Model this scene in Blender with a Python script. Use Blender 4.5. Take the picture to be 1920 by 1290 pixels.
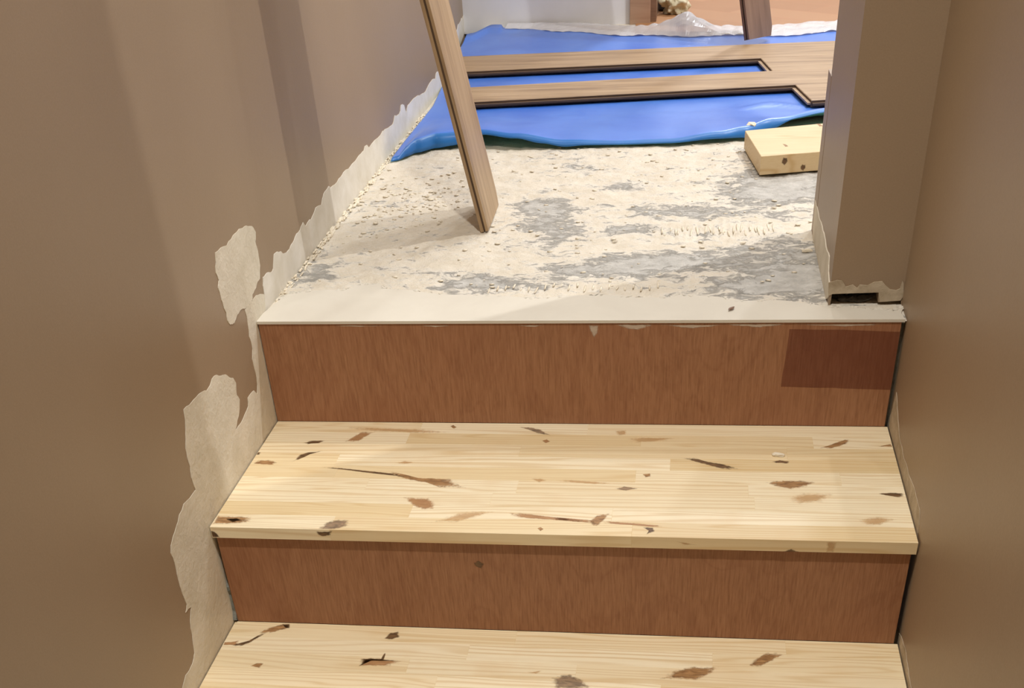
import bpy, bmesh, math, random
from mathutils import Matrix, Vector, noise as mnoise
for o in list(bpy.data.objects): bpy.data.objects.remove(o)
S = bpy.context.scene; COL = S.collection
R = random.Random(7)

# ------------------------------------------------------------------ camera
# world: X across the stair (left wall 0, right wall 0.955), Y into the house (landing edge 0), Z up (landing 0)
RIGHT = Vector((0.989537, 0.132961, -0.056012)); DOWN = Vector((0.040786, -0.630182, -0.775376)); FWD = Vector((-0.138392, 0.764979, -0.629011)); CPOS = Vector((0.645228, -1.607110, 0.633455))
cam = bpy.data.cameras.new('camera'); cam.sensor_fit = 'HORIZONTAL'; cam.sensor_width = 36
cam.lens = 36*2112/1920; cam.shift_y = 635/1920; cam.clip_start = .02
camo = bpy.data.objects.new('camera', cam); COL.objects.link(camo)
m = Matrix.Identity(4)
for i in range(3):
    m[i][0] = RIGHT[i]; m[i][1] = -DOWN[i]; m[i][2] = -FWD[i]; m[i][3] = CPOS[i]
camo.matrix_world = m; S.camera = camo
# ------------------------------------------------------------------ world, lamps, exposure
w = bpy.data.worlds.new('world'); S.world = w; w.use_nodes = True
w.node_tree.nodes['Background'].inputs[0].default_value = (.9, .85, .8, 1)
w.node_tree.nodes['Background'].inputs[1].default_value = .02
S.view_settings.view_transform = 'Standard'; S.view_settings.look = 'None'
S.view_settings.gamma = 1; S.view_settings.use_curve_mapping = False
S.view_settings.exposure = 0.0
def lamp(name, loc, watts, col, size=.09, spread=180, aim=None):
    l = bpy.data.lights.new(name, 'AREA'); l.shape = 'DISK'; l.size = size; l.energy = watts; l.color = col
    l.spread = math.radians(spread)
    o = bpy.data.objects.new(name, l); o.location = loc; COL.objects.link(o)
    if aim: o.rotation_euler = (Vector(aim)-Vector(loc)).to_track_quat('-Z', 'Y').to_euler()
    return o
WARM = (1, .985, .95); NEUT = (.98, .985, 1); COOL = (.88, .93, 1)
lamp('downlight', (.40, 1.22, 2.28), 4.5, NEUT, .04)
lamp('downlight', (.80, 1.30, 2.28), 7, NEUT, .04)
lamp('downlight', (1.75, 1.02, 2.28), 31, NEUT, .03)
lamp('downlight', (1.30, 1.65, 2.28), 13, COOL, .06)  # unseen lamp, added to brighten the back wall and laid boards
lamp('downlight', (.50, -.98, 2.28), 20, WARM, .08, 115)
lamp('downlight', (1.0, 3.6, 2.28), 40, COOL, .2)

# ------------------------------------------------------------------ traced outlines (metres, on their own surfaces)
P1 = [[-0.0984,0.1386],[-0.0516,0.1333],[-0.0304,0.1358],[0.0046,0.1383],[0.0358,0.1334],[0.0561,0.1265],[0.0676,0.1142],[0.0587,0.1028],[0.0614,0.0842],[0.0592,0.067],[0.0472,0.0509],[0.0251,0.0452],[0.005,0.0424],[0.0008,0.036],[-0.0348,0.036],[-0.0526,0.0406],[-0.0708,0.0388],[-0.0841,0.034],[-0.1013,0.038],[-0.1075,0.0465],[-0.1054,0.0565],[-0.1103,0.0734],[-0.112,0.0824],[-0.1143,0.0959],[-0.1063,0.1034],[-0.1108,0.1153],[-0.1031,0.1269]]
P2 = [[-0.2883,0.0034],[-0.2546,0.0026],[-0.227,-0.0047],[-0.2018,0.0012],[-0.1847,-0.0009],[-0.1549,-0.0135],[-0.132,-0.0289],[-0.1257,-0.0398],[-0.1325,-0.0552],[-0.1255,-0.0655],[-0.1343,-0.0777],[-0.1507,-0.0872],[-0.164,-0.0953],[-0.1361,-0.0961],[-0.1,-0.0888],[-0.0947,-0.0776],[-0.0664,-0.0787],[-0.0569,-0.0891],[-0.0472,-0.0777],[-0.045,-0.057],[-0.0468,-0.0373],[-0.0373,-0.0249],[-0.0403,-0.005],[-0.0353,0.0136],[-0.036,0.0342],[-0.0003,0.0342],[0.0191,0.036],[0.053,0.0247],[0.0563,0.0059],[0.0125,-0.0049],[0.0032,-0.1639],[0.0178,-0.1718],[-0.3116,-0.1707],[-0.3127,-0.1862],[-0.2924,-0.2055],[-0.2998,-0.2313],[-0.3036,-0.2669],[-0.3145,-0.2985],[-0.3124,-0.334],[-0.4672,-0.3367],[-0.4798,-0.3422],[-0.5288,-0.3014],[-0.5169,-0.2959],[-0.499,-0.2877],[-0.4742,-0.2884],[-0.4602,-0.2803],[-0.4525,-0.2561],[-0.4474,-0.2359],[-0.4339,-0.2219],[-0.4521,-0.218],[-0.4436,-0.2114],[-0.4467,-0.1915],[-0.4465,-0.1672],[-0.4435,-0.1452],[-0.4462,-0.1283],[-0.4407,-0.1201],[-0.4153,-0.1093],[-0.3973,-0.1002],[-0.3778,-0.0952],[-0.3342,-0.0985],[-0.3376,-0.0783],[-0.3326,-0.0646],[-0.3319,-0.0391],[-0.3176,-0.0178],[-0.3095,0.0063]]
BAND = [[0.053,0.0247],[0.0607,0.0484],[0.0899,0.0461],[0.1122,0.0441],[0.1271,0.0611],[0.1596,0.055],[0.1714,0.0475],[0.203,0.0442],[0.2322,0.0491],[0.2707,0.0538],[0.2923,0.0592],[0.3006,0.0505],[0.3068,0.0502],[0.3387,0.05],[0.3726,0.0592],[0.4077,0.0537],[0.4298,0.0658],[0.4668,0.069],[0.4752,0.0629],[0.5356,0.0625],[0.6112,0.0602],[0.7176,0.0617],[0.7452,0.0668],[0.7766,0.0563],[0.8805,0.0552],[0.9214,0.0565],[0.9868,0.0495],[1.0221,0.0612],[1.0785,0.0571],[1.0917,0.0671],[1.1187,0.0612],[1.1341,0.0419],[1.1553,0.0518],[1.2478,0.0498],[1.3443,0.0387],[1.4196,0.045],[1.4918,0.04],[1.5066,0.0498],[1.5514,0.0428]]
R1 = [[-0.0121,-0.1014],[-0.0485,-0.117],[-0.0876,-0.1352],[-0.1417,-0.1399],[-0.1865,-0.1389],[-0.2527,-0.1337],[-0.2895,-0.1347],[-0.3004,-0.1506],[-0.3018,-0.1724],[-0.0204,-0.1645],[0.0136,-0.1667]]
R2 = [[-0.3112,-0.3168],[-0.3596,-0.3059],[-0.3968,-0.3123],[-0.4299,-0.316],[-0.449,-0.3203],[-0.391,-0.3689],[-0.2821,-0.3598],[-0.2774,-0.3209]]
COLF = [[0.8677,0.0363],[0.8734,0.0276],[0.8832,0.0304],[0.8894,0.0256],[0.8925,0.0304],[0.9037,0.0293],[0.9122,0.034],[0.9231,0.0349],[0.9285,0.0291],[0.9358,0.0233],[0.9443,0.0218],[0.9494,0.0242],[0.9508,0.0356],[0.9527,0.0327],[0.9561,0.0136],[0.9521,0.0069],[0.9237,0.0051],[0.9203,0.0191],[0.8561,0.0174],[0.8504,0.0143],[0.8486,0.0336],[0.8602,0.0373]]
COLL = [[0.3875,0.0526],[0.3004,0.0504],[0.2271,0.0535],[0.1641,0.0508],[0.1087,0.0542],[0.096,0.0363],[0.0626,0.0258],[0.0659,0.0096],[0.1038,-0.0123],[0.3621,-0.0014]]
STRIP = [[-0.0004,0.0147],[0.0104,0.0895],[0.0122,0.1113],[0.0526,0.1295],[0.1032,0.1285],[0.1281,0.1536],[0.1562,0.1562],[0.1733,0.1334],[0.2172,0.1262],[0.2722,0.1064],[0.3647,0.0985],[0.4232,0.0868],[0.5087,0.1025],[0.5447,0.0949],[0.6103,0.0869],[0.635,0.0988],[0.6945,0.0888],[0.7236,0.0715],[0.7817,0.0739],[0.8404,0.0527],[0.8586,0.0473],[0.8727,0.0489],[0.8854,0.0457],[0.9087,0.0377],[0.9226,0.0388],[0.9398,0.0298],[0.9493,0.0473],[0.9544,0.0371],[0.9494,0.0197],[0.9511,-0.0024]]
K1 = [["tan",[0.1321,-0.0671],[0.1508,-0.0352],[0.1692,-0.0361],[0.1522,-0.0666]],["dark",[0.0671,-0.0732],[0.0771,-0.0664],[0.0983,-0.0659],[0.0919,-0.0745],[0.074,-0.0775]],["dark",[-0.0044,-0.1102],[-0.0023,-0.1051],[0.0076,-0.1067],[0.0067,-0.1137],[-0.0018,-0.1145]],["red",[0.0071,-0.1422],[0.0124,-0.1316],[0.0262,-0.1312],[0.0412,-0.1369],[0.0396,-0.1449],[0.0163,-0.1438]],["dark",[0.0679,-0.1319],[0.0717,-0.1132],[0.0826,-0.1028],[0.1025,-0.0998],[0.0883,-0.1065],[0.0777,-0.1236]],["red",[0.227,-0.1674],[0.232,-0.1631],[0.2672,-0.1778],[0.2906,-0.1788],[0.3168,-0.1802],[0.3364,-0.2023],[0.3039,-0.2034],[0.2844,-0.1916],[0.2505,-0.1812]],["dark",[0.1188,-0.1511],[0.1493,-0.1526],[0.2266,-0.1657],[0.2647,-0.1796],[0.225,-0.1716],[0.1503,-0.1567]],["tan",[0.262,-0.236],[0.2961,-0.2369],[0.3073,-0.2517],[0.3084,-0.265],[0.2933,-0.2656],[0.2773,-0.2555]],["red",[0.0016,-0.3165],[0.0003,-0.2965],[0.0222,-0.2973],[0.0509,-0.2977],[0.0527,-0.3118],[0.0311,-0.3153]],["dark",[0.0183,-0.3027],[0.0347,-0.3005],[0.0424,-0.3065],[0.0303,-0.3127]],["grey",[0.1593,-0.3264],[0.1666,-0.3072],[0.1784,-0.299],[0.1956,-0.3009],[0.1974,-0.3137],[0.1825,-0.3255]],["pale",[0.3177,-0.2995],[0.3378,-0.2822],[0.3578,-0.271],[0.3958,-0.2696],[0.3711,-0.2861],[0.3463,-0.2999]],["tan",[0.4208,-0.2738],[0.4341,-0.2722],[0.5105,-0.2857],[0.5108,-0.2897],[0.4519,-0.2855],[0.4301,-0.2827]],["red",[0.4607,-0.3104],[0.465,-0.3067],[0.4691,-0.3125],[0.4657,-0.3176]],["grey",[0.398,-0.0133],[0.4165,-0.0149],[0.4324,-0.0212],[0.4479,-0.0384],[0.4277,-0.0324]],["tan",[0.439,-0.0578],[0.445,-0.0526],[0.4511,-0.0595],[0.445,-0.0666]],["pale",[0.2255,-0.1335],[0.239,-0.127],[0.2577,-0.1308],[0.2412,-0.1373]],["red",[0.2878,-0.0123],[0.2923,-0.0081],[0.2989,-0.0154],[0.2945,-0.0208]],["pale",[0.4359,-0.1753],[0.4498,-0.1737],[0.459,-0.1802],[0.4485,-0.1862]],["pale",[0.1231,-0.019],[0.2453,-0.0232],[0.2906,-0.0334],[0.2386,-0.0366],[0.1594,-0.0317]],["dark",[0.6534,-0.1076],[0.6703,-0.1078],[0.6871,-0.1179],[0.712,-0.1254],[0.7269,-0.1365],[0.7063,-0.1366],[0.6815,-0.1239]],["red",[0.8499,-0.0695],[0.8614,-0.0631],[0.8882,-0.0429],[0.8936,-0.044],[0.8868,-0.0576],[0.8635,-0.0721]],["red",[0.9329,-0.0643],[0.9503,-0.0561],[0.9527,-0.0639]],["dark",[0.7783,-0.1142],[0.7895,-0.1098],[0.803,-0.1135],[0.8,-0.1194],[0.7837,-0.1175]],["red",[0.7704,-0.1757],[0.7812,-0.1709],[0.8133,-0.1688],[0.8342,-0.1736],[0.8174,-0.1878],[0.7987,-0.1922],[0.778,-0.1836]],["dark",[0.9175,-0.2015],[0.9333,-0.1983],[0.9485,-0.1993],[0.9488,-0.2072],[0.942,-0.2106],[0.9297,-0.2068]],["red",[0.5949,-0.1577],[0.6058,-0.154],[0.6061,-0.1631],[0.5993,-0.1655]],["grey",[0.5586,-0.2004],[0.5705,-0.1933],[0.5899,-0.1993],[0.5739,-0.2053]],["pale",[0.4777,-0.1768],[0.5283,-0.1808],[0.5507,-0.1857],[0.5288,-0.1881],[0.4783,-0.1824]],["red",[0.5285,-0.2875],[0.5381,-0.2744],[0.5537,-0.2702],[0.5471,-0.2893],[0.5401,-0.3006],[0.5333,-0.2974]],["tan",[0.4828,-0.2807],[0.5311,-0.2864],[0.5317,-0.2939],[0.4836,-0.2878]],["tan",[0.5496,-0.2882],[0.6255,-0.2971],[0.6205,-0.3013],[0.5527,-0.2941]],["dark",[0.6012,-0.3021],[0.6154,-0.3025],[0.617,-0.3113],[0.6071,-0.3195],[0.6106,-0.3115]],["pale",[0.7973,-0.2179],[0.8164,-0.2039],[0.8553,-0.2052],[0.8381,-0.2269],[0.8094,-0.2331]],["pale",[0.8849,-0.2707],[0.9107,-0.2623],[0.9298,-0.2689],[0.9107,-0.2844],[0.8909,-0.2852]],["pale",[0.5681,-0.0485],[0.5971,-0.0434],[0.6408,-0.0436],[0.6237,-0.0535],[0.5833,-0.0607]],["pale",[0.546,-0.0233],[0.5636,-0.0197],[0.5645,-0.0358],[0.5528,-0.038]]]
K2 = [["red",[0.0485,-0.3473],[0.0594,-0.3346],[0.0774,-0.3249],[0.0867,-0.3243],[0.0884,-0.3339],[0.0635,-0.3478]],["dark",[0.0177,-0.3797],[0.0378,-0.3692],[0.05,-0.3519],[0.0568,-0.3501],[0.0396,-0.3747],[0.0299,-0.3809]],["tan",[0.0009,-0.3737],[0.023,-0.3691],[0.0235,-0.3794],[0.0033,-0.3806]],["dark",[0.0762,-0.3259],[0.0865,-0.3234],[0.0893,-0.3348],[0.0823,-0.3333]],["dark",[0.2361,-0.3514],[0.2422,-0.3374],[0.2528,-0.333],[0.2572,-0.3469],[0.2483,-0.3521]],["red",[0.0593,-0.4262],[0.0654,-0.4187],[0.0771,-0.4193],[0.0733,-0.4298]],["tan",[0.2175,-0.415],[0.2168,-0.4004],[0.2275,-0.398],[0.2693,-0.403],[0.2563,-0.4139]],["dark",[0.2169,-0.415],[0.2162,-0.4005],[0.2273,-0.3971],[0.2691,-0.4021],[0.2282,-0.4011],[0.219,-0.4039]],["dark",[0.2423,-0.4011],[0.2443,-0.3853],[0.2463,-0.3865],[0.2464,-0.4008]],["pale",[0.4507,-0.4155],[0.4715,-0.4099],[0.4644,-0.418]],["red",[0.7503,-0.383],[0.7585,-0.3683],[0.7747,-0.353],[0.7981,-0.3542],[0.7819,-0.369],[0.7658,-0.382]],["red",[0.6376,-0.4162],[0.6541,-0.3984],[0.6801,-0.3891],[0.7061,-0.3887],[0.6983,-0.404],[0.6803,-0.4164]],["grey",[0.49,-0.4257],[0.4999,-0.4187],[0.5103,-0.4168],[0.5272,-0.4275],[0.5388,-0.4413],[0.5262,-0.4462],[0.4922,-0.4468]]]
KF = [["dark",[0.1552,-0.1656],[0.1772,-0.1644],[0.1743,-0.1707],[0.1642,-0.1728],[0.1578,-0.1699]],["dark",[-0.0023,-0.1646],[0.0074,-0.1694],[0.0138,-0.1787],[0.0023,-0.179]],["dark",[0.7787,-0.1835],[0.7882,-0.1788],[0.7952,-0.175],[0.8018,-0.1784],[0.8084,-0.1827]],["pale",[0.8382,-0.1625],[0.8516,-0.1627],[0.8487,-0.1794],[0.8401,-0.1796]],["pale",[0.6469,-0.1678],[0.6725,-0.1725],[0.6573,-0.1729]]]
DARKPATCH = [[0.7945,-0.0113],[0.7932,-0.0536],[0.7906,-0.0991],[0.8645,-0.1004],[0.9499,-0.1033],[0.9499,-0.0156],[0.8688,-0.0123]]
CRUST = [[-0.2977,-0.1992],[-0.3082,-0.2222],[-0.3102,-0.2472],[-0.3191,-0.268],[-0.3179,-0.2961],[-0.3253,-0.3226],[-0.3133,-0.3354],[-0.3006,-0.3082],[-0.2933,-0.2739],[-0.2861,-0.2402],[-0.2859,-0.2102]]

# ------------------------------------------------------------------ material helpers
def lin(*c): return tuple(((v/255)/12.92 if v/255 <= .04045 else ((v/255+.055)/1.055)**2.4) for v in c)+(1,)
class NT:
    def __init__(s, name):
        s.m = bpy.data.materials.new(name); s.m.use_nodes = True; s.t = s.m.node_tree
        s.b = s.t.nodes['Principled BSDF']; s.out = s.t.nodes['Material Output']
    def n(s, typ, **k):
        nd = s.t.nodes.new(typ)
        for a, v in k.items():
            if a.startswith('i_'):
                key = a[2:]; key = int(key) if key.isdigit() else key.replace('_', ' ')
                if hasattr(v, 'is_output') or isinstance(v, bpy.types.NodeSocket): s.t.links.new(v, nd.inputs[key])
                else: nd.inputs[key].default_value = v
            else: setattr(nd, a, v)
        return nd
    def link(s, a, b): s.t.links.new(a, b)
    def math(s, op, a, b=0.0, c=None, clamp=False):
        nd = s.t.nodes.new('ShaderNodeMath'); nd.operation = op; nd.use_clamp = clamp
        for i, v in enumerate((a, b, c)):
            if v is None: continue
            if isinstance(v, bpy.types.NodeSocket): s.t.links.new(v, nd.inputs[i])
            else: nd.inputs[i].default_value = v
        return nd.outputs[0]
    def ramp(s, fac, *stops):
        nd = s.t.nodes.new('ShaderNodeValToRGB'); e = nd.color_ramp.elements
        while len(e) < len(stops): e.new(.5)
        for el, (p, c) in zip(e, stops): el.position = p; el.color = c if len(c) == 4 else c+(1,)
        s.t.links.new(fac, nd.inputs[0]); return nd.outputs[0]
    def mix(s, fac, a, b, mode='MIX'):
        nd = s.t.nodes.new('ShaderNodeMix'); nd.data_type = 'RGBA'; nd.blend_type = mode
        for i, v in ((0, fac), (6, a), (7, b)):
            if isinstance(v, bpy.types.NodeSocket): s.t.links.new(v, nd.inputs[i])
            else: nd.inputs[i].default_value = v
        return nd.outputs[2]
    def coord(s, scale=(1, 1, 1), kind='Object', rnd=0.0):
        tc = s.t.nodes.new('ShaderNodeTexCoord'); mp = s.t.nodes.new('ShaderNodeMapping')
        s.t.links.new(tc.outputs[kind], mp.inputs[0]); mp.inputs['Scale'].default_value = scale
        if rnd:
            oi = s.t.nodes.new('ShaderNodeObjectInfo'); v = s.t.nodes.new('ShaderNodeVectorMath'); v.operation = 'SCALE'
            v.inputs[0].default_value = (rnd, rnd*.7, rnd*1.3); s.t.links.new(oi.outputs['Random'], v.inputs['Scale'])
            s.t.links.new(v.outputs[0], mp.inputs['Location'])
        return mp.outputs[0]
    def noise(s, vec, scale, detail=4, rough=.55, dist=0.0):
        nd = s.n('ShaderNodeTexNoise', i_Scale=scale, i_Detail=detail, i_Roughness=rough, i_Distortion=dist)
        s.t.links.new(vec, nd.inputs['Vector']); return nd.outputs['Fac']
    def bump(s, h, strength=.3, dist=.002):
        nd = s.n('ShaderNodeBump', i_Strength=strength, i_Distance=dist); s.t.links.new(h, nd.inputs['Height'])
        s.t.links.new(nd.outputs[0], s.b.inputs['Normal'])
    def base(s, c):
        if isinstance(c, bpy.types.NodeSocket): s.t.links.new(c, s.b.inputs['Base Color'])
        else: s.b.inputs['Base Color'].default_value = c
    def rough(s, v): s.b.inputs['Roughness'].default_value = v

def mat_paint():
    k = NT('taupe_paint'); v = k.coord()
    n1 = k.noise(v, 3, 3); n2 = k.noise(v, 500, 2)
    k.base(k.mix(.5, k.ramp(n1, (.3, PAINT_A), (.7, PAINT_B)), k.ramp(n2, (.35, PAINT_A), (.65, PAINT_B))))
    k.rough(.46); k.b.inputs['Specular IOR Level'].default_value = .45
    k.bump(k.noise(v, 90, 4), .12, .0015); return k.m
PAINT_A = lin(152, 130, 104); PAINT_B = lin(161, 138, 112)
def mat_plaster(name, a, b, sc=14, bs=.35):
    k = NT(name); v = k.coord()
    n = k.noise(v, sc, 6, .6, .4)
    k.base(k.ramp(n, (.3, a), (.7, b))); k.rough(.85)
    k.bump(k.noise(v, sc*6, 6, .65), bs, .002); return k.m
def mat_pine(name='pine', tint=None):
    k = NT(name); v = k.coord((1, 1, 1), rnd=37)
    st = k.n('ShaderNodeVectorMath', operation='MULTIPLY'); k.link(v, st.inputs[0]); st.inputs[1].default_value = (1.3, 17, 17)
    wv = k.noise(st.outputs[0], 1.0, 2, .5, .6)
    sx = k.n('ShaderNodeSeparateXYZ'); k.link(v, sx.inputs[0])
    ph = k.math('ADD', k.math('MULTIPLY', sx.outputs[1], 620.0), k.math('ADD', k.math('MULTIPLY', sx.outputs[2], 300.0), k.math('MULTIPLY', wv, 62.0)))
    rings = k.math('POWER', k.math('MULTIPLY_ADD', k.math('SINE', ph), .5, .5), 3.0)
    amp = k.noise(st.outputs[0], .6, 2); rings = k.math('MULTIPLY', rings, k.math('MULTIPLY', amp, 1.7))
    st2 = k.n('ShaderNodeVectorMath', operation='MULTIPLY'); k.link(v, st2.inputs[0]); st2.inputs[1].default_value = (6, 240, 240)
    fine = k.noise(st2.outputs[0], 2, 2)
    oi = k.n('ShaderNodeObjectInfo')
    base = k.ramp(oi.outputs['Random'], (0, lin(232, 209, 164)), (.35, lin(247, 233, 200)), (.7, lin(241, 223, 186)), (1, lin(222, 197, 149)))
    c = k.mix(k.math('MULTIPLY', rings, .56, clamp=True), base, lin(212, 178, 122))
    c = k.mix(k.math('MULTIPLY', k.math('SUBTRACT', fine, .45, clamp=True), .8), c, lin(216, 184, 132))
    sp = k.noise(v, 9, 3); c = k.mix(k.math('MULTIPLY', k.math('SUBTRACT', sp, .55, clamp=True), 1.6), c, lin(222, 188, 138))
    if tint: c = k.mix(1.0, c, tint, 'MULTIPLY')
    k.base(c); k.rough(.5); k.bump(fine, .08, .0008); return k.m
def mat_knot(name, a, b, strength=1.0, lo=.02, hi=.55):
    k = NT(name); v = k.coord()
    st = k.n('ShaderNodeVectorMath', operation='MULTIPLY'); k.link(v, st.inputs[0]); st.inputs[1].default_value = (60, 260, 260)
    n = k.noise(st.outputs[0], 1, 4, .6, .5)
    k.base(k.ramp(n, (.3, a), (.68, b))); k.rough(.5)
    at = k.n('ShaderNodeAttribute', attribute_name='core')
    n2 = k.noise(v, 160, 3)
    al = k.math('ADD', at.outputs['Fac'], k.math('MULTIPLY', k.math('SUBTRACT', n2, .5), .7))
    mr = k.n('ShaderNodeMapRange', interpolation_type='SMOOTHSTEP', i_1=lo, i_2=hi, i_3=0.0, i_4=strength); k.link(al, mr.inputs[0])
    k.link(mr.outputs[0], k.b.inputs['Alpha']); return k.m
def mat_ply():
    k = NT('plywood'); v = k.coord((1, 1, 1), rnd=5)
    st = k.n('ShaderNodeVectorMath', operation='MULTIPLY'); k.link(v, st.inputs[0]); st.inputs[1].default_value = (1, 1, .07)
    fine = k.noise(st.outputs[0], 480, 4, .6)
    st2 = k.n('ShaderNodeVectorMath', operation='MULTIPLY'); k.link(v, st2.inputs[0]); st2.inputs[1].default_value = (1, 1, .35)
    big = k.noise(st2.outputs[0], 9, 4, .55, 1.4)
    lines = k.math('POWER', k.math('MULTIPLY_ADD', k.math('SINE', k.math('MULTIPLY', big, 38.0)), .5, .5), 4)
    c = k.ramp(fine, (.3, lin(140, 94, 62)), (.55, lin(160, 112, 78)), (.8, lin(172, 126, 92)))
    c = k.mix(k.math('MULTIPLY', lines, .22), c, lin(126, 76, 48))
    bl = k.noise(v, 5, 3); c = k.mix(k.math('MULTIPLY', k.math('SUBTRACT', bl, .45, clamp=True), 1.2), c, lin(152, 98, 68))
    k.base(c); k.rough(.5); k.bump(fine, .15, .001); return k.m
def mat_oak(name, a, b, c3, rough=.45):
    k = NT(name); v = k.coord((1, 1, 1), rnd=11)
    st = k.n('ShaderNodeVectorMath', operation='MULTIPLY'); k.link(v, st.inputs[0]); st.inputs[1].default_value = (2.5, 30, 30)
    n = k.noise(st.outputs[0], 1.5, 5, .6, .6)
    st2 = k.n('ShaderNodeVectorMath', operation='MULTIPLY'); k.link(v, st2.inputs[0]); st2.inputs[1].default_value = (12, 300, 300)
    f = k.noise(st2.outputs[0], 2, 3)
    c = k.ramp(n, (.3, a), (.5, b), (.72, c3)); c = k.mix(k.math('MULTIPLY', k.math('SUBTRACT', f, .45, clamp=True), 1.0), c, a)
    k.base(c); k.rough(rough); k.bump(f, .1, .001); return k.m
def mat_flat(name, c, rough=.6, nz=.0, sc=30):
    k = NT(name)
    d = tuple(x*(1-nz) for x in c[:3])+(1,)
    k.base(k.ramp(k.noise(k.coord(), sc, 4), (.3, d), (.7, c))); k.rough(rough); return k.m
def mat_floor():
    k = NT('adhesive_floor'); v = k.coord()
    at = k.n('ShaderNodeAttribute', attribute_name='bare').outputs['Fac']
    st = k.n('ShaderNodeVectorMath', operation='MULTIPLY'); k.link(v, st.inputs[0]); st.inputs[1].default_value = (.7, 1.15, 1)
    n = k.noise(st.outputs[0], 40, 9, .78, .6); n2 = k.noise(st.outputs[0], 12, 4, .6, .6)
    msk = k.math('ADD', at, k.math('ADD', k.math('MULTIPLY', k.math('SUBTRACT', n, .5), 4.2), k.math('MULTIPLY', k.math('SUBTRACT', n2, .5), 1.5)))
    mr = k.n('ShaderNodeMapRange', interpolation_type='SMOOTHSTEP', i_1=.32, i_2=.95, i_3=0.0, i_4=1.0); k.link(msk, mr.inputs[0])
    cream = k.ramp(k.noise(v, 18, 5, .6), (.3, lin(212, 200, 178)), (.7, lin(230, 220, 201)))
    grey = k.ramp(k.noise(v, 40, 5, .65), (.3, lin(168, 164, 155)), (.7, lin(206, 202, 193)))
    hz = k.n('ShaderNodeMapRange', interpolation_type='SMOOTHSTEP', i_1=-.1, i_2=.5, i_3=0.0, i_4=.6); k.link(msk, hz.inputs[0])
    c = k.mix(hz.outputs[0], cream, lin(226, 222, 212))
    c = k.mix(mr.outputs[0], c, grey)
    pit = k.noise(v, 120, 3, .6); c = k.mix(k.math('MULTIPLY', k.math('SUBTRACT', .36, pit, clamp=True), 4.0, clamp=True), c, lin(150, 136, 112))
    k.base(c); k.rough(.8)
    h = k.math('SUBTRACT', k.math('MULTIPLY', k.noise(v, 75, 6, .7), .8), k.math('MULTIPLY', mr.outputs[0], .35))
    k.bump(h, .9, .005); return k.m
def mat_foam(name, a, b, rough, coat):
    k = NT(name); v = k.coord()
    k.base(k.ramp(k.noise(v, 6, 4, .6, .5), (.3, a), (.7, b))); k.rough(rough)
    k.b.inputs['Coat Weight'].default_value = coat; k.b.inputs['Coat Roughness'].default_value = .28
    k.bump(k.noise(v, 24, 4), .25, .004); return k.m
def mat_parquet():
    k = NT('orange_floor'); v = k.coord((1, 1, 1))
    br = k.n('ShaderNodeTexBrick', i_Scale=1.0, i_Mortar_Size=.002, i_Brick_Width=.42, i_Row_Height=.12, i_Bias=0.0)
    mp = k.n('ShaderNodeMapping'); mp.inputs['Rotation'].default_value = (0, 0, .7); k.link(v, mp.inputs[0]); k.link(mp.outputs[0], br.inputs['Vector'])
    br.inputs['Color1'].default_value = lin(166, 116, 74); br.inputs['Color2'].default_value = lin(182, 134, 92); br.inputs['Mortar'].default_value = lin(180, 122, 80)
    n = k.noise(v, 7, 4, .6, .5)
    k.base(k.mix(k.math('MULTIPLY', n, .5), br.outputs[0], lin(184, 140, 98))); k.rough(.5); return k.m

M_PAINT = mat_paint()
M_FILL = mat_plaster('wall_filler', lin(212, 202, 180), lin(232, 223, 204), 16, .8)
M_BAND = mat_plaster('band_filler', lin(218, 210, 192), lin(236, 230, 218), 20)
M_FILL2 = mat_plaster('bare_plaster', lin(164, 146, 118), lin(204, 188, 162), 40, .5)
M_SMOOTH = mat_plaster('levelling_compound', lin(210, 202, 186), lin(220, 213, 197), 7, .12)
M_CREAM = mat_plaster('adhesive_crumbs', lin(224, 210, 184), lin(240, 230, 208), 30, .5)
M_WHITE = mat_plaster('white_wall_plaster', lin(232, 232, 234), lin(240, 240, 242), 5, .15)
M_GREY = mat_plaster('grey_mortar', lin(108, 110, 104), lin(150, 150, 140), 60, .8)
M_DUST = mat_plaster('dark_rubble', lin(70, 68, 62), lin(112, 108, 100), 50, .8)
M_PINE = mat_pine(); M_OFFCUT = mat_pine('pine_offcut_wood', (.86, .80, .72, 1)); M_PLY = mat_ply(); M_FLOOR = mat_floor()
M_KNOT = {'dark': mat_knot('knot_dark', lin(58, 42, 28), lin(134, 100, 64), .95), 'red': mat_knot('knot_brown', lin(118, 80, 44), lin(196, 150, 98), .85),
          'tan': mat_knot('knot_tan', lin(168, 120, 76), lin(196, 150, 102), .8), 'grey': mat_knot('knot_grey', lin(104, 88, 74), lin(182, 152, 120), .8),
          'pale': mat_knot('knot_pale', lin(196, 152, 98), lin(216, 178, 126), .55, .0, .8)}
M_STAIN = mat_knot('bare_veneer', lin(116, 54, 34), lin(130, 66, 44), .48, .0, .12)
M_SMEAR = mat_knot('filler_smear', lin(206, 186, 164), lin(224, 208, 186), .7, .1, .6)
M_OAK = mat_oak('oak_veneer', lin(142, 114, 82), lin(172, 143, 107), lin(190, 162, 126))
M_OAKEDGE = mat_oak('board_core', lin(74, 56, 42), lin(98, 76, 56), lin(116, 92, 68), .7)
M_OAKDARK = mat_oak('brown_veneer', lin(116, 88, 68), lin(134, 104, 82), lin(148, 118, 94))
M_BLUE = mat_foam('blue_foam', lin(58, 112, 212), lin(84, 136, 226), .4, .35)
M_TEAL = mat_foam('teal_foam_underside', lin(128, 212, 220), lin(140, 220, 226), .6, 0)
M_LIP_SHADE = mat_foam('blue_foam_lip_shade', lin(16, 100, 178), lin(30, 120, 200), .45, .2)  # same sheet as the top; shade on the curled lip painted into its colour
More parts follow.
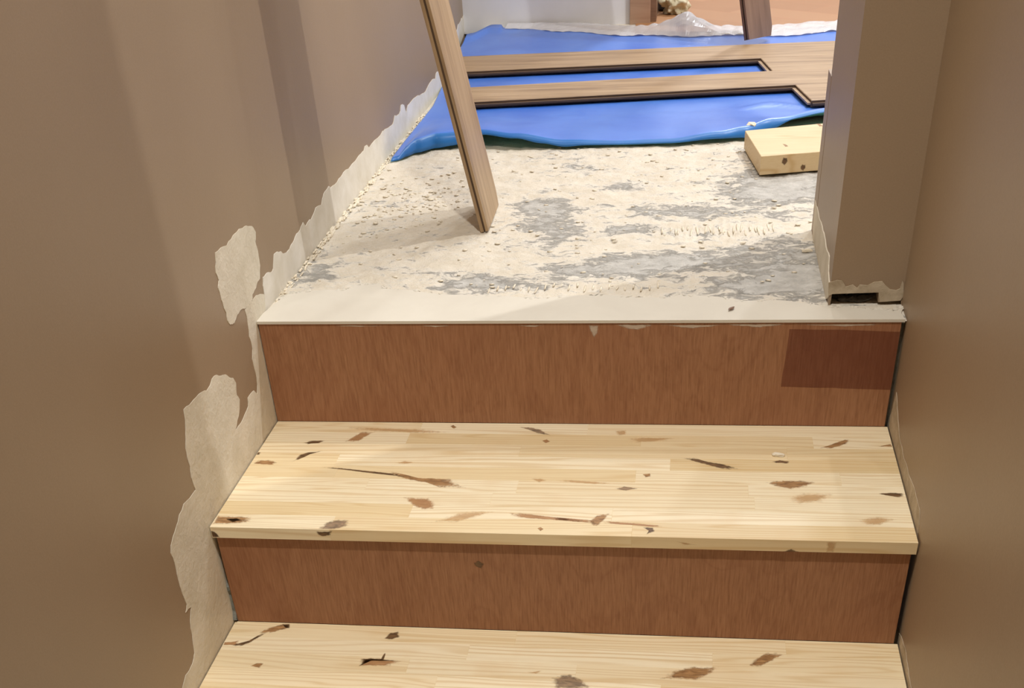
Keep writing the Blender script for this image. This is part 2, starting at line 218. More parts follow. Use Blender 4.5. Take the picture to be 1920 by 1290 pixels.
M_RIM = mat_foam('foam_rim', lin(96, 190, 214), lin(120, 206, 224), .5, .1)
M_FILM = mat_flat('plastic_film', lin(232, 230, 230), .25, .06, 40)
M_FILM.node_tree.nodes['Principled BSDF'].inputs['Alpha'].default_value = .8
M_ORANGE = mat_parquet()
M_LINING = mat_oak('door_lining_wood', lin(170, 136, 110), lin(182, 148, 122), lin(192, 160, 134), .5)
M_RAG = mat_plaster('rag_cloth', lin(196, 186, 150), lin(226, 218, 190), 40, .5)
M_BLACK = mat_flat('dark_plastic', lin(46, 42, 40), .6, .2)
M_CEIL = mat_flat('ceiling_paint', lin(226, 222, 214), .8, .02)

# ------------------------------------------------------------------ mesh helpers
def mkobj(name, bm, mat, parent=None, smooth=False):
    me = bpy.data.meshes.new(name); bmesh.ops.recalc_face_normals(bm, faces=bm.faces); bm.to_mesh(me); bm.free()
    for mm in (mat if isinstance(mat, (list, tuple)) else [mat]): me.materials.append(mm)
    if smooth: me.polygons.foreach_set('use_smooth', [True]*len(me.polygons))
    o = bpy.data.objects.new(name, me); COL.objects.link(o)
    if parent: o.parent = parent
    return o
def tag(o, label=None, cat=None, group=None, kind=None):
    for k, v in (('label', label), ('category', cat), ('group', group), ('kind', kind)):
        if v: o[k] = v
    return o
def empty(name, loc):
    o = bpy.data.objects.new(name, None); o.location = loc; o.empty_display_size = .05; COL.objects.link(o); return o
def box(bm, lo, hi, bev=0.0):
    r = bmesh.ops.create_cube(bm, size=1)
    for v in r['verts']:
        for i in range(3): v.co[i] = lo[i] + (v.co[i]+.5)*(hi[i]-lo[i])
    if bev:
        es = list({e for v in r['verts'] for e in v.link_edges})
        bmesh.ops.bevel(bm, geom=es, offset=bev, segments=1, affect='EDGES')
def boxo(name, lo, hi, mat, parent=None, bev=0.0):
    bm = bmesh.new(); box(bm, lo, hi, bev); return mkobj(name, bm, mat, parent)
def rag_line(pts, amp, closed=True, it=2):
    r = random.Random(len(pts)*13+int(abs(pts[0][0])*1000))
    for _ in range(it):
        o = []
        n = len(pts)
        for i in range(n if closed else n-1):
            a, b = pts[i], pts[(i+1) % n]
            L = math.hypot(b[0]-a[0], b[1]-a[1]); d = r.uniform(-amp, amp)*min(1, L*40)
            nx, ny = ((b[1]-a[1])/L, -(b[0]-a[0])/L) if L > 1e-6 else (0, 0)
            o += [a, [(a[0]+b[0])/2+nx*d, (a[1]+b[1])/2+ny*d]]
        if not closed: o.append(pts[-1])
        pts = o; amp *= .55
    return pts
def prism(name, pts, to3, d0, d1, mat, parent=None, inset=0.0):
    """solid slab: outline pts (2D) mapped by to3(a, b, d) from depth d0 to d1; front rim drawn in for a soft edge"""
    bm = bmesh.new(); n = len(pts)
    A = [bm.verts.new(to3(a, b, d0)) for a, b in pts]
    Bv = [bm.verts.new(to3(a, b, d1)) for a, b in pts]
    f = bm.faces.new(Bv); bm.faces.new(list(reversed(A)))
    for i in range(n): bm.faces.new((A[i], A[(i+1) % n], Bv[(i+1) % n], Bv[i]))
    bm.normal_update(); bmesh.ops.triangulate(bm, faces=[g for g in bm.faces if len(g.verts) > 4])
    return mkobj(name, bm, mat, parent)
def decal(name, pts, to3, mat, parent, it=1):
    """thin inlay: fan from the centre, vertex attribute core = 1 inside, 0 at the rim"""
    pts = rag_line(pts, .0012, True, it); n = len(pts)
    cx = sum(p[0] for p in pts)/n; cy = sum(p[1] for p in pts)/n
    vs = []; at = []
    for f, a in ((1.18, 0.0), (.8, .35), (.4, .75)):
        for p in pts: vs.append(to3(cx+(p[0]-cx)*f, cy+(p[1]-cy)*f)); at.append(a)
    vs.append(to3(cx, cy)); at.append(1.0)
    fs = []
    for k in range(2):
        for i in range(n): j = (i+1) % n; fs.append((k*n+i, k*n+j, (k+1)*n+j, (k+1)*n+i))
    for i in range(n): fs.append((2*n+i, 2*n+(i+1) % n, 3*n))
    me = bpy.data.meshes.new(name); me.from_pydata(vs, [], fs)
    me.attributes.new('core', 'FLOAT', 'POINT').data.foreach_set('value', at)
    me.materials.append(mat); o = bpy.data.objects.new(name, me); COL.objects.link(o); o.parent = parent; return o
def interp(keys, x):
    if x <= keys[0][0]: return keys[0][1]
    for (a, va), (b, vb) in zip(keys, keys[1:]):
        if x <= b:
            t = (x-a)/(b-a); t = t*t*(3-2*t); return va+(vb-va)*t
    return keys[-1][1]
def fbm(x, y, z=0.0, o=4): return mnoise.fractal(Vector((x, y, z)), 1.0, 2.0, o)

XR = .955; Z1 = -.1619; Z2 = -.327; TT = .0176; D1 = .3257; NS = .0048
ZL = Z2-.165-.165; CZ = 2.32

# ------------------------------------------------------------------ the setting
def extrude_plan(name, plan, z0, z1, mat, kind='structure'):
    bm = bmesh.new(); A = [bm.verts.new((x, y, z0)) for x, y in plan]; Bv = [bm.verts.new((x, y, z1)) for x, y in plan]; n = len(plan)
    bm.faces.new(list(reversed(A))); bm.faces.new(Bv)
    for i in range(n): bm.faces.new((A[i], A[(i+1) % n], Bv[(i+1) % n], Bv[i]))
    return tag(mkobj(name, bm, mat), kind=kind)
wall_left = extrude_plan('wall_left', [(0, -2.6), (0, 1.6), (-.082, 2.4), (-.082, 2.55), (-.2, 2.55), (-.2, -2.6)], ZL-.1, CZ, M_PAINT)
wall_right = extrude_plan('wall_right', [(XR, -2.6), (XR, .09), (1.1, .09), (1.1, -2.6)], ZL-.1, CZ, M_PAINT)
extrude_plan('wall_rear', [(-.2, -2.75), (1.1, -2.75), (1.1, -2.6), (-.2, -2.6)], ZL-.1, CZ, M_PAINT)
extrude_plan('wall_hall', [(1.1, .15), (2.6, .15), (2.6, .25), (1.1, .25)], 0, CZ, M_PAINT)
extrude_plan('wall_hall_end', [(2.6, .15), (2.7, .15), (2.7, 4.9), (2.6, 4.9)], 0, CZ, M_WHITE)
extrude_plan('wall_far', [(-.9, 4.9), (2.7, 4.9), (2.7, 5), (-.9, 5)], 0, CZ, M_WHITE)
extrude_plan('wall_far_side', [(-.9, 2.55), (-.8, 2.55), (-.8, 4.9), (-.9, 4.9)], 0, CZ, M_WHITE)
boxo('ceiling', (-.9, -2.75, CZ), (2.7, 5, CZ+.1), M_CEIL)['kind'] = 'structure'
boxo('floor_lower', (0, -2.6, ZL-.1), (XR, -.6, ZL), M_FLOOR)['kind'] = 'structure'
back = extrude_plan('wall_back', [(-.082, 2.4), (.44, 2.4), (.44, 2.55), (-.082, 2.55)], -.01, CZ, M_WHITE)
# partition stub right of the opening: notched foot towards the camera
pb = bmesh.new()
prof = [(.852, .0), (.852, CZ), (1.12, CZ), (1.12, .0), (.9545, .0), (.9535, .007), (.936, .0065), (.9215, .0045), (.9205, .0195), (.8555, .0165), (.8545, .0)]
A = [pb.verts.new((x, .06, z)) for x, z in prof]; Bv = [pb.verts.new((x, .12, z)) for x, z in prof]; n = len(prof)
pb.faces.new(A); pb.faces.new(list(reversed(Bv)))
for i in range(n): pb.faces.new((A[i], A[(i+1) % n], Bv[(i+1) % n], Bv[i]))
pb.normal_update(); bmesh.ops.triangulate(pb, faces=[g for g in pb.faces if len(g.verts) > 4])
box(pb, (.852, .1201, -.005), (1.12, .352, CZ))
part = tag(mkobj('wall_partition', pb, M_PAINT), kind='structure')
# rear corner bead of the partition, thicker up to knee height
bd = bmesh.new(); box(bd, (.8515, .352, 0), (1.12, .402, .243)); box(bd, (.8535, .352, .2431), (1.12, .372, CZ))
mkobj('corner_bead', bd, M_PAINT, part)
prism('filler_patch', COLF, lambda a, b, d: (a, d, b), .0605, .0585, M_FILL2, part)
prism('filler_patch', rag_line(COLL, .003), lambda a, b, d: (d, a, max(b, 0)), .8525, .8505, M_FILL, part)
bm = bmesh.new()
for i in range(14):
    x = R.uniform(.862, .91); y = R.uniform(.075, .11); s = R.uniform(.004, .011)
    r = bmesh.ops.create_icosphere(bm, subdivisions=1, radius=s)
    for v in r['verts']: v.co = Vector((v.co.x*1.6+x, v.co.y+y, v.co.z*.6+.003)) + Vector((R.uniform(-1, 1), R.uniform(-1, 1), R.uniform(-1, 1)))*s*.25
tag(mkobj('rubble', bm, M_DUST, part), kind='stuff')

# left wall filler: patches and the ragged band above the landing
wl = lambda a, b, d: (d-.0 if a < 1.6 else d-(a-1.6)*.1025, a, b)
prism('filler_patch', rag_line(P1, .003), wl, -.002, .0007, M_FILL, wall_left)
prism('filler_patch', rag_line(P2, .0022), wl, -.002, .0006, M_FILL, wall_left)
far = [(1.6+.05*i, .045+.012*mnoise.noise(Vector((i*1.7, 0, 3)))) for i in range(17)]
bandp = rag_line([list(p) for p in BAND]+[list(p) for p in far], .004, False)
b1 = [p for p in bandp if p[0] <= 1.6]; b2 = [p for p in bandp if p[0] >= 1.6]
prism('filler_band', b1+[[1.6, -.005], [.04, -.005]], wl, -.002, .0012, M_BAND, wall_left)
prism('filler_band', [[1.6, b1[-1][1]]]+b2+[[2.4, -.005], [1.6, -.005]], wl, -.002, .0012, M_BAND, wall_left)
# crumbly joint between that band and the floor
bm = bmesh.new(); rr = random.Random(5)
for i in range(420):
    y = rr.uniform(.08, 1.3); s = rr.uniform(.0006, .0024)*(1.5 if .35 < y < .75 else 1)
    r = bmesh.ops.create_icosphere(bm, subdivisions=1, radius=s)
    x = rr.uniform(.001, .013); e = rr.uniform(1, 5); q = rr.uniform(0, .003)
    for v in r['verts']: v.co = Vector((v.co.x+x, v.co.y*e+y, v.co.z*.8+q))
tag(mkobj('adhesive_crumbs', bm, M_CREAM, wall_left), kind='stuff')
prism('mortar_edge', rag_line(CRUST, .004), lambda a, b, d: (d, a, b), .0, .006, M_GREY, wall_left)
wr = lambda a, b, d: (d, a, b)
prism('filler_patch', rag_line(R1, .003), wr, XR+.001, XR-.0006, M_FILL2, wall_right)
prism('filler_patch', rag_line(R2, .003), wr, XR+.001, XR-.0006, M_FILL2, wall_right)

# landing floor: fine grid with dried adhesive relief, bare concrete given by the attribute "bare"
BLOBS = [(.39, .49, .045, .09, 1), (.36, .56, .04, .04, .8), (.30, .17, .05, .035, .9), (.35, .145, .06, .03, .8), (.53, .67, .05, .03, .8), (.60, .52, .08, .04, .8),
         (.545, .42, .05, .03, .8), (.53, .23, .08, .05, 1), (.62, .25, .07, .05, .9), (.83, .69, .1, .13, 1.15), (.89, .85, .1, .1, 1.2), (.79, .61, .09, .05, .8),
         (.82, .2, .07, .13, 1.1), (.75, .14, .09, .04, .9), (.035, .22, .04, .07, .7), (.73, .5, .08, .03, .6), (.42, .83, .05, .03, .5), (.70, .27, .08, .05, .7), (.43, .4, .03, .05, .7), (.46, .2, .05, .04, .6)]
def floor_h(x, y):
    h = .0020*fbm(x*22, y*16, 1)+.0016*fbm(x*70, y*60, 4)
    if y < 1.0:
        a = math.exp(-((x-.69)/.10)**2-((y-.40)/.055)**2); h += .0022*a*math.sin(x*2*math.pi/.0125+fbm(y*20, x*8)*1.2)
        a = math.exp(-((x-.43)/.10)**2-((y-.13)/.04)**2); h += .0012*a*math.sin(x*2*math.pi/.016)
        a = math.exp(-((x-.10)/.09)**2-((y-.60)/.11)**2); h += .005*a*max(0, fbm(x*75, y*42, 9))
        a = math.exp(-((x-.62)/.25)**2-((y-.75)/.25)**2); h += .0010*a*math.sin(y*2*math.pi/.011+fbm(x*9, y*9)*3)
    return h*min(1, max(.15, (y-.02)/.12))
xs = [i*.0045 for i in range(-4, 248)]; ys = [.0 + .005*i for i in range(0, 210)]+[1.06+.06*i for i in range(24)]
xs += [1.14+.1*i for i in range(16)]
vs = []; at = []
for y in ys:
    for x in xs:
        vs.append((x, y, floor_h(x, y) if x < 1.1 and y < 1.06 else 0))
        b = sum(w_*math.exp(-((x-cx)/rx)**2-((y-cy)/ry)**2) for cx, cy, rx, ry, w_ in BLOBS) if y < 1.1 and x < 1.1 else 0
        at.append(b)
nx = len(xs); fs = [(j*nx+i, j*nx+i+1, (j+1)*nx+i+1, (j+1)*nx+i) for j in range(len(ys)-1) for i in range(nx-1)]
nv = len(vs)
me = bpy.data.meshes.new('floor'); me.from_pydata(vs, [], fs)
me.attributes.new('bare', 'FLOAT', 'POINT').data.foreach_set('value', at); me.materials.append(M_FLOOR)
me.polygons.foreach_set('use_smooth', [True]*len(me.polygons))
floor = bpy.data.objects.new('floor', me); COL.objects.link(floor); floor['kind'] = 'structure'
boxo('slab', (xs[0], .014, -.2), (xs[-1], ys[-1], -.006), M_GREY, floor)
st = [[.001, .0]]+STRIP[:-1]+[[.9525, .0]]
st = [st[0]]+rag_line([list(p) for p in st[1:-1]], .0025, False)+[st[-1]]
def strip_pt(a, b, d): return (a, b-(.0015 if b < .001 else 0), d)
prism('levelling_strip', st, strip_pt, -.0012, .0030, M_SMOOTH, floor)
# lumps along the back edge of the strip
bm = bmesh.new(); rr = random.Random(3)
for i in range(1, len(STRIP)-3):
    for k in range(4):
        t = rr.random(); a, b = STRIP[i], STRIP[i+1]; s = rr.uniform(.001, .0028)
        r = bmesh.ops.create_icosphere(bm, subdivisions=1, radius=s)
        for v in r['verts']: v.co = Vector((v.co.x*2+a[0]+(b[0]-a[0])*t, v.co.y*1.4+a[1]+(b[1]-a[1])*t+rr.uniform(-.004, .004), v.co.z*.7+.0025))
tag(mkobj('compound_lumps', bm, M_SMOOTH, floor), kind='stuff')
bm = bmesh.new(); rr = random.Random(12)
def lump(x, y, s, ex, ey, ez):
    r = bmesh.ops.create_icosphere(bm, subdivisions=1, radius=s); a = rr.uniform(-.5, .5) if ey < 2 else rr.uniform(-.08, .08)
    for v in r['verts']:
        c = v.co*rr.uniform(.8, 1.2); v.co = Vector((c.x*ex*math.cos(a)-c.y*ey*math.sin(a)+x, c.x*ex*math.sin(a)+c.y*ey*math.cos(a)+y, c.z*ez+.001))
for i in range(170): lump(min(.24, abs(rr.gauss(.11, .06)))+.01, rr.gauss(.61, .075), rr.uniform(.0012, .0036), 1.7, 1.3, .36)
for i in range(300): lump(rr.uniform(.02, .93), rr.uniform(.14, .97), rr.uniform(.0008, .0028), 2.2, 1.5, .35)
for i in range(26): lump(.600+i*.0075+rr.uniform(-.002, .002), rr.uniform(.385, .42), .0024, .7, rr.uniform(6, 12), .42)
for i in range(22): lump(.34+i*.0125, rr.uniform(.125, .15), .0022, .8, rr.uniform(4, 8), .4)
tag(mkobj('adhesive_ridges', bm, M_CREAM, floor, True), kind='stuff')
ff = extrude_plan('floor_far', [(.46, 2.21), (2.6, 2.21), (2.6, 4.9), (-.8, 4.9), (-.8, 2.555), (.46, 2.555)], -.12, .003, M_ORANGE); ff['kind'] = 'structure'
# door lining at the end of the white wall
tr = tag(boxo('trim_1', (.4405, 2.385, 0), (.503, 2.56, 2.1), M_LINING, bev=.001), kind='structure')
boxo('door_stop', (.5031, 2.40, 0), (.521, 2.56, 2.1), M_OAKDARK, tr)

# ------------------------------------------------------------------ stairs
def make_tread(name, y0, y1, zt, label, knots, seed, joints):
    root = tag(empty(name, (.476, y0, zt-TT)), label, 'stair tread', 'pine stair treads')
    r = random.Random(seed); rows = 9; h = (y1-y0)/rows
    inv = Matrix.Translation(-root.location)
    for j in range(rows):
        cuts = [.0022]; x = r.uniform(.12, .45)
        while x < .88: cuts.append(x); x += r.uniform(.22, .5)
        cuts.append(.9525)
        for a, b in zip(cuts, cuts[1:]):
            bm = bmesh.new(); box(bm, (-(b-a)/2, -h/2, -TT/2), ((b-a)/2, h/2, TT/2), .00025)
            o = mkobj('stave', bm, M_PINE, root); o.location = Vector(((a+b)/2, y0+(j+.5)*h, zt-TT/2))-root.location
    for k in knots:
        dk = decal('knot', k[1:], lambda a, b: (min(max(a, .003), .952), max(b, y0+.0004), zt+.00012), M_KNOT[k[0]], root); dk.matrix_parent_inverse = inv
    return root
t1 = make_tread('stair_tread', -D1, -.0005, Z1, 'upper pine stair tread, knotty, directly below the cream landing', K1, 21, None)
for k in KF:
    dk = decal('knot', k[1:], lambda a, b: (min(max(a, .003), .952), -D1-.00015, min(max(b, Z1-TT+.0002), Z1-.0002)), M_KNOT[k[0]], t1)
    dk.matrix_parent_inverse = Matrix.Translation(-t1.location)
YR2 = -D1+NS
t2 = make_tread('stair_tread', YR2-.0005-.325, YR2-.0005, Z2, 'lower pine stair tread, cut off by the bottom edge of the photo', K2, 33, None)
def riser(name, y, z0, z1, x0, x1, label):
    bm = bmesh.new(); box(bm, (-(x1-x0)/2, 0, -(z1-z0)/2), ((x1-x0)/2, .012, (z1-z0)/2), .0004)
    o = tag(mkobj(name, bm, M_PLY), label, 'stair riser', 'plywood stair risers'); o.location = ((x0+x1)/2, y, (z0+z1)/2); return o
r1 = riser('riser_board', 0, Z1-.0, -.0013, .002, .9485, 'upper reddish plywood riser with darker rectangle at its right end')
r1.location.y = -.0004+.0004
r2 = riser('riser_board', YR2, Z2, Z1-TT, .006, .9475, 'lower plywood riser in the shade of the upper tread')
r3 = riser('riser_board', YR2-.325+NS, Z2-.165, Z2-TT, .006, .9475, 'plywood riser under the lower pine tread')
def on_riser(r, y): return (lambda a, b: (a-r.location.x, y-r.location.y, b-r.location.z))
dp = rag_line([list(p) for p in DARKPATCH], .0006)
def flat_poly(name, pts, f, mat, parent):
    n = len(pts); me = bpy.data.meshes.new(name); me.from_pydata([f(*p) for p in pts], [], [tuple(range(n))])
    me.attributes.new('core', 'FLOAT', 'POINT').data.foreach_set('value', [.6]*n)
    me.materials.append(mat); o = bpy.data.objects.new(name, me); COL.objects.link(o); o.parent = parent; return o
flat_poly('bare_patch', [[min(a, .948), b] for a, b in dp], on_riser(r1, -.0002), M_STAIN, r1)['label'] = 'darker reddish rectangle of bare veneer'
for (x0, x1, h) in ((.506, .522, .021), (.545, .60, .008), (.61, .70, .006), (.70, .79, .005), (.80, .93, .004), (.12, .20, .002), (.25, .30, .003), (.40, .44, .003)):
    pts = [[x0, -.0042], [(x0+x1)/2, -.0042], [x1, -.0042], [x1-(x1-x0)*.15, -.004-h*.6], [(x0+x1)/2+(x1-x0)*.05, -.004-h], [x0+(x1-x0)*.2, -.004-h*.5]]
    decal('filler_smear', pts, on_riser(r1, -.00025), M_SMEAR, r1)
decal('knot', [[.371, -.213], [.378, -.209], [.385, -.214], [.381, -.222], [.374, -.219]], on_riser(r2, YR2-.0003), M_KNOT['dark'], r2)

# ------------------------------------------------------------------ foam underlay
YRk = [(.0, .875), (.03, .90), (.045, .93), (.06, .955), (.1, .985), (.19, 1.0), (.27, .978), (.38, .968), (.5, .97), (.6, .972), (.7, .985), (.75, 1.0), (.81, 1.035), (.93, 1.075), (1.1, 1.1)]
ZRk = [(.0, .004), (.03, .007), (.045, .02), (.06, .027), (.1, .030), (.19, .031), (.27, .027), (.38, .014), (.5, .009), (.6, .010), (.7, .018), (.76, .022), (.81, .028), (.93, .035), (1.1, .036)]
ZLk = [(.0, .0), (.03, .0), (.06, .001), (.1, .002), (.13, .005), (.17, .010), (.2, .023), (.27, .019), (.33, .009), (.38, .002), (.42, .004), (.5, .003), (.6, .003), (.7, .006), (.76, .003), (.80, .008), (.86, .026), (.93, .031)]
YBk = [(-.04, 2.12), (.0, 2.22), (.04, 2.35), (.12, 2.33), (.24, 2.26), (.48, 2.15), (.64, 2.10), (.86, 2.07), (1.03, 2.1), (1.4, 2.1)]
NXF = 150; NYF = 64; vs = []
for i in range(NXF+1):
    s = i/NXF
    X0 = .018+1.3*s**1.25
    yr, zr, zl, yb = interp(YRk, X0), interp(ZRk, X0), interp(ZLk, X0), interp(YBk, X0-.03)
    col_ = []
    for t in (1, .8, .6, .4, .2): a = t*math.pi/2; col_.append((yr-.016*math.sin(a), zl+(zr-zl)*math.cos(a)))
    for j in range(NYF+1):
        q = (j/NYF)**1.6; y = yr+(yb-yr)*q
        d = y-yr; z = .0045+(zr-.0045)*math.exp(-(d/(.15 if X0 < .7 else max(.045, .15-(X0-.7)*.7)))**2)
        z += .0022*(.5+.5*mnoise.noise(Vector((X0*7, y*6, 2))))*min(1, d*9)*(0.25 if 1.2 < y < 1.9 else 1)
        z += .012*math.exp(-((y-yb)/.05)**2)*(1 if X0 < .1 else .3)
        if .7 < X0 < .95: z += .006*math.exp(-((y-(1.26-.5*abs(X0-.82)))/.012)**2)*math.exp(-((X0-.82)/.07)**2)
        col_.append((y, z))
    for (y, z) in col_:
        xl = -.03*max(0, min(1, (y-1.35)/.75)) * (1-s)*1.9
        vs.append((X0+xl, y, z+.0035))
nr = NYF+6; fs = [(i*nr+j, (i+1)*nr+j, (i+1)*nr+j+1, i*nr+j+1) for i in range(NXF) for j in range(nr-1)]
me = bpy.data.meshes.new('foam_underlay'); me.from_pydata(vs, [], fs); me.polygons.foreach_set('use_smooth', [True]*len(me.polygons))
for mm in (M_BLUE, M_LIP_SHADE, M_TEAL, M_TEAL, M_RIM): me.materials.append(mm)
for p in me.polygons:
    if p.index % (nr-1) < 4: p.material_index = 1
foam = bpy.data.objects.new('foam_underlay', me); COL.objects.link(foam)
tag(foam, 'blue foam underlay sheet with curling front edge, spread under the floorboards', 'underlay')
so = foam.modifiers.new('thickness', 'SOLIDIFY'); so.thickness = .0028; so.offset = -1; so.material_offset = 2; so.material_offset_rim = 4
# clear film that sticks out behind the foam
vs = []; NX2, NY2 = 220, 12
for i in range(NX2+1):
    x = .06+1.3*i/NX2; yb = interp(YBk, x-.01)
    for j in range(NY2+1):
        q = j/NY2; y = min(yb-.03+.15*q+.02*mnoise.noise(Vector((x*6, q, 5))), 2.39 if x < .53 else 9)
        fx = min(1, max(0, (x-.36)/.16)); pk = math.exp(-((x-.615)/.055)**2)*.04
        z = .014+.008*abs(mnoise.noise(Vector((x*28, q*3, 1))))+math.sin(q*math.pi)*(.006+pk+.006*abs(mnoise.noise(Vector((x*14, 0, 7)))))
        z = z*(.45+.55*fx)+.006*(1-fx)
        vs.append((x if x > -.02 else x, y, z))
fs = [(i*(NY2+1)+j, (i+1)*(NY2+1)+j, (i+1)*(NY2+1)+j+1, i*(NY2+1)+j+1) for i in range(NX2) for j in range(NY2)]
me = bpy.data.meshes.new('film_flap'); me.from_pydata(vs, [], fs); me.materials.append(M_FILM)
fl = bpy.data.objects.new('film_flap', me); COL.objects.link(fl); fl.parent = foam; fl['label'] = 'crumpled clear plastic film along the far edge'

# ------------------------------------------------------------------ floorboards laid on the foam
BT = .014; ZB = .0115
def board(name, quad, label, tongue_sides, mat=M_OAK):
    """quad: front-left, front-right, back-right, back-left corners of the top face"""
    cx = sum(q[0] for q in quad)/4; cy = sum(q[1] for q in quad)/4
    q = [Vector((a-cx, b-cy, 0)) for a, b in quad]
    bm = bmesh.new()
    lo = [bm.verts.new(v+Vector((0, 0, 0))) for v in q]; hi = [bm.verts.new(v+Vector((0, 0, BT))) for v in q]
    bm.faces.new(hi); bm.faces.new(list(reversed(lo)))
    for i in range(4): bm.faces.new((lo[i], lo[(i+1) % 4], hi[(i+1) % 4], hi[i]))
    bmesh.ops.bevel(bm, geom=[e for e in bm.edges if all(v.co.z > BT*.9 for v in e.verts)], offset=.0012, segments=1, affect='EDGES')
    o = tag(mkobj(name, bm, [mat, M_OAKEDGE]), label, 'floorboard', 'floorboards laid on the blue underlay'); o.location = (cx, cy, ZB)
    for p in o.data.polygons:
        if p.normal.z < .3: p.material_index = 1
    for a, b in tongue_sides:
        A_, B_ = q[a], q[b]; d = (B_-A_).normalized(); nrm = Vector((d.y, -d.x, 0))
        bm = bmesh.new()
        pts = [A_+d*.002, B_-d*.002, B_-d*.002+nrm*.008, A_+d*.002+nrm*.008]
        l2 = [bm.verts.new(v+Vector((0, 0, .0045))) for v in pts]; h2 = [bm.verts.new(v+Vector((0, 0, .0085))) for v in pts]
        bm.faces.new(h2); bm.faces.new(list(reversed(l2)))
        for i in range(4): bm.faces.new((l2[i], l2[(i+1) % 4], h2[(i+1) % 4], h2[i]))
        mkobj('tongue', bm, mat if a == 3 else M_OAKEDGE, o)
    return o
def ext(a, b, x): t = (x-a[0])/(b[0]-a[0]); return (x, a[1]+(b[1]-a[1])*t)
Abl, Abr, Afl, Afr = (.0206, 1.8447), (1.0097, 1.8704), (.0607, 1.6463), (.8088, 1.6852)
Cbl, Cbr, Cfl, Cfr = (.0989, 1.4549), (.8353, 1.5284), (.1347, 1.2982), (.8748, 1.3711)
xe = 1.30
board('floorboard', [ext(Afl, Afr, .02), ext(Afl, Afr, xe), ext(Abl, Abr, xe), ext(Abl, Abr, -.005)], 'farthest long oak floorboard, in front of the dark leaning board', [(0, 1)])
board('floorboard', [ext(Cfl, Cfr, .112), ext(Cfl, Cfr, xe), ext(Cbl, Cbr, xe), ext(Cbl, Cbr, .085)], 'nearer long oak floorboard running past the leaning plank', [(0, 1)])
Be1, Be2 = (.8105, 1.6835), (.833, 1.530)
board('floorboard', [(Be2[0], Be2[1]), ext(Cbl, Cbr, xe), ext(Afl, Afr, xe), (Be1[0], Be1[1])], 'short oak floorboard end fitted between the two long boards', [(3, 0)])
De1, De2 = (.8785, 1.3695), (.9045, 1.212)
board('floorboard', [(De2[0], De2[1]), (xe, 1.27), ext(Cfl, Cfr, xe), (De1[0], De1[1])], 'nearest oak floorboard end, disappearing behind the wall stub', [(0, 1), (3, 0)])

# ------------------------------------------------------------------ leaning planks
def leaning(name, F1, F2, D, L, th, label, mat, matedge, cut=.0, tongue=True, lift=0):
    F1, F2, D = Vector(F1), Vector(F2), Vector(D).normalized()
    W_ = (F2-F1); W_ -= D*W_.dot(D); wd = W_.length; W_.normalize(); N = W_.cross(D).normalized()
    if N.x < 0: N = -N
    root = tag(empty(name, F1), label, 'floorboard', None)
    Mx = Matrix((( D.x, W_.x, N.x, F1.x), (D.y, W_.y, N.y, F1.y), (D.z, W_.z, N.z, F1.z), (0, 0, 0, 1)))
    root.matrix_world = Mx        # local: x along the plank, y across, z out of its face
    c0 = 0; c1 = -(F1-F2).dot(D)
    bm = bmesh.new()
    foot = [(0, 0), (c1+.0, wd-.010), (c1+.022, wd), (L, wd), (L, 0)]
    A = [bm.verts.new((x, y, -th*.35)) for x, y in foot]; Bv = [bm.verts.new((x, y, 0)) for x, y in foot]; n = len(foot)
    bm.faces.new(Bv); bm.faces.new(list(reversed(A)))
    for i in range(n): bm.faces.new((A[i], A[(i+1) % n], Bv[(i+1) % n], Bv[i]))
    mkobj('veneer_face', bm, mat, root)
    bm = bmesh.new(); foot2 = [(.001, .0025), (c1, wd-.012), (c1+.022, wd-.003), (L, wd-.003), (L, .0025)]
    A = [bm.verts.new((x, y, -th*.60)) for x, y in foot2]; Bv = [bm.verts.new((x, y, -th*.351)) for x, y in foot2]
    bm.faces.new(Bv); bm.faces.new(list(reversed(A)))
    for i in range(n): bm.faces.new((A[i], A[(i+1) % n], Bv[(i+1) % n], Bv[i]))
    mkobj('groove', bm, matedge, root)
    bm = bmesh.new(); foot3 = [(.0, -.0), (c1, wd-.010), (c1+.022, wd), (L, wd), (L, -.0)]
    A = [bm.verts.new((x, y, -th)) for x, y in foot3]; Bv = [bm.verts.new((x, y, -th*.601)) for x, y in foot3]
    bm.faces.new(Bv); bm.faces.new(list(reversed(A)))
    for i in range(n): bm.faces.new((A[i], A[(i+1) % n], Bv[(i+1) % n], Bv[i]))
    mkobj('backing', bm, M_OAK if mat is M_OAK else mat, root)
    return root
leaning('leaning_floorboard', (.296, .4129, .003), (.2911, .5803, .002), (-.1681, -.1159, .9789), 1.60, .014, 'oak floorboard standing on the cream floor, leaning on the left wall', M_OAK, M_OAKEDGE)
leaning('leaning_floorboard', (.7877, 1.905, .0295), (.8555, 2.0, .0235), (-.20, .08, .97), .95, .016, 'dark brown board leaning upright behind the laid floorboards', M_OAKDARK, M_BLACK)

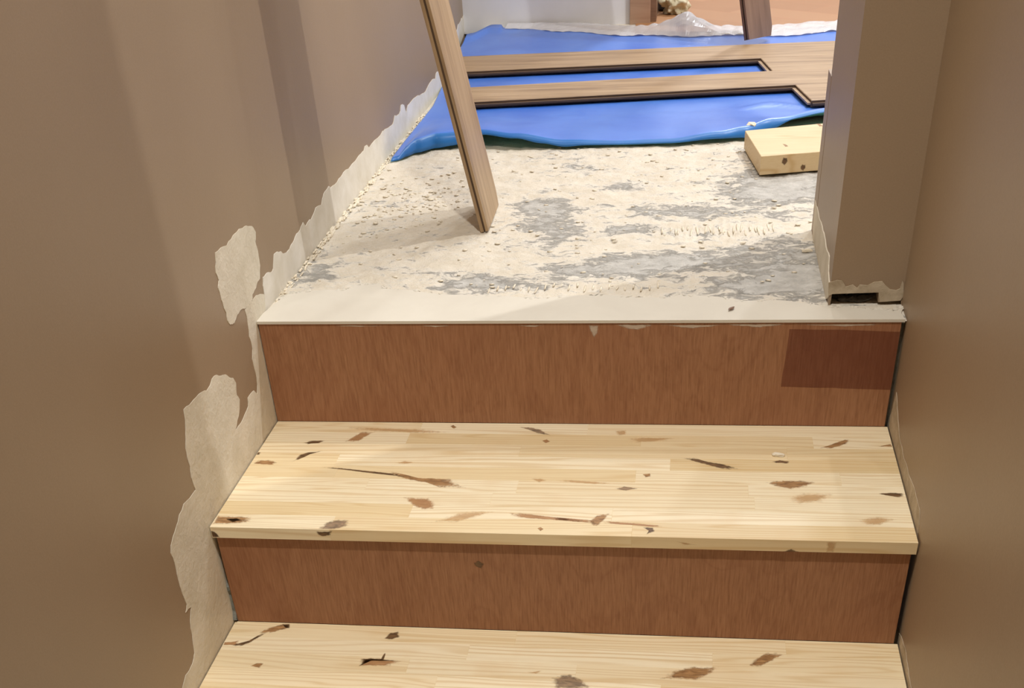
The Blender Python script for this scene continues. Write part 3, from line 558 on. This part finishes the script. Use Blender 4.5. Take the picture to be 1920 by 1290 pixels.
# ------------------------------------------------------------------ pine offcut, rag, scraps
oc = [(.7761, .7165), (1.02, .7673), (1.05, .988), (.7512, .9091)]
cx = sum(p[0] for p in oc)/4; cy = sum(p[1] for p in oc)/4
bm = bmesh.new()
A = [bm.verts.new((x-cx, y-cy, 0)) for x, y in oc]; Bv = [bm.verts.new((x-cx, y-cy, .034)) for x, y in oc]
bm.faces.new(Bv); bm.faces.new(list(reversed(A)))
for i in range(4): bm.faces.new((A[i], A[(i+1) % 4], Bv[(i+1) % 4], Bv[i]))
bmesh.ops.bevel(bm, geom=bm.edges[:], offset=.0008, segments=1, affect='EDGES')
off = tag(mkobj('pine_offcut', bm, M_OFFCUT), 'thick pale pine offcut lying on the bare floor against the foam edge', 'wood offcut'); off.location = (cx, cy, .004)
for kx, ky, s in ((-.075, -.055, .010), (.0, .095, .012)):
    decal('knot', [[kx-s*.5, ky+s], [kx+s*.2, ky+s*.6], [kx+s*.6, ky-s], [kx, ky-s*1.2]], lambda a, b: (a, b, .0342), M_KNOT['red'], off)
fd = (Vector((oc[1][0]-oc[0][0], oc[1][1]-oc[0][1], 0))).normalized(); f0 = Vector((oc[0][0]-cx, oc[0][1]-cy, 0)); nn = Vector((fd.y, -fd.x, 0))
for u0, v0, s in ((.046, .022, .007), (.083, .008, .006)):
    decal('knot', [[u0+s*.8*math.cos(t*.7), v0+s*math.sin(t*.7)*(.8+.3*(t%2))] for t in range(9)], lambda a, b: tuple(f0+fd*a+nn*.0002+Vector((0, 0, b))), M_KNOT['dark'], off)

bm = bmesh.new(); bmesh.ops.create_icosphere(bm, subdivisions=5, radius=1)
for v in bm.verts:
    d = v.co.normalized(); k = 1+.55*mnoise.noise(d*2.1+Vector((4, 1, 2)))+.3*abs(mnoise.noise(d*4.2))-.25*abs(mnoise.noise(d*3+Vector((9, 0, 0))))
    v.co = Vector((d.x*.038*k, d.y*.035*k, max(d.z*.04*k, -.024)))
rg = tag(mkobj('crumpled_rag', bm, M_RAG, smooth=True), 'crumpled cream rag on the orange floor beside the door lining', 'rag'); rg.location = (.577, 2.535, .028)
db = boxo('dark_block', (-.014, -.03, 0), (.014, .03, .06), M_BLACK, bev=.006); db.location = (.532, 2.61, .003)
tag(db, 'small dark block on the orange floor between door lining and rag', 'block')

def shard(name, loc, size, label, cat, mat, rz=0, seed=1, group=None):
    bm = bmesh.new(); bmesh.ops.create_icosphere(bm, subdivisions=2, radius=1); r = random.Random(seed)
    for v in bm.verts:
        k = 1+.5*mnoise.noise(v.co*1.6+Vector((seed, 0, 0))); v.co = Vector((v.co.x*size[0]*k, v.co.y*size[1]*k, v.co.z*size[2]*k))
    o = tag(mkobj(name, bm, mat), label, cat, group); o.location = loc; o.rotation_euler.z = rz; return o
shard('splinter', (.836, .288, .0035), (.0105, .0022, .0028), 'small pale splinter lying on the grey floor near the wall stub', 'splinter', M_CREAM, .1, 3)
shard('paint_flake', (.768, 1.012, .026), (.010, .010, .004), 'white paint flake on the front edge of the blue foam', 'paint flake', M_CREAM, .3, 5)
shard('filler_crumb', (.788, -.0965, Z1+.002), (.010, .004, .003), 'tiny white filler crumb on the upper pine tread', 'filler crumb', M_CREAM, -.2, 9)
shard('wood_chip', (.712, .036, .0058), (.007, .0024, .0014), 'little grey-brown wood chip on the smooth cream landing edge', 'wood chip', M_OAKDARK, .9, 11)
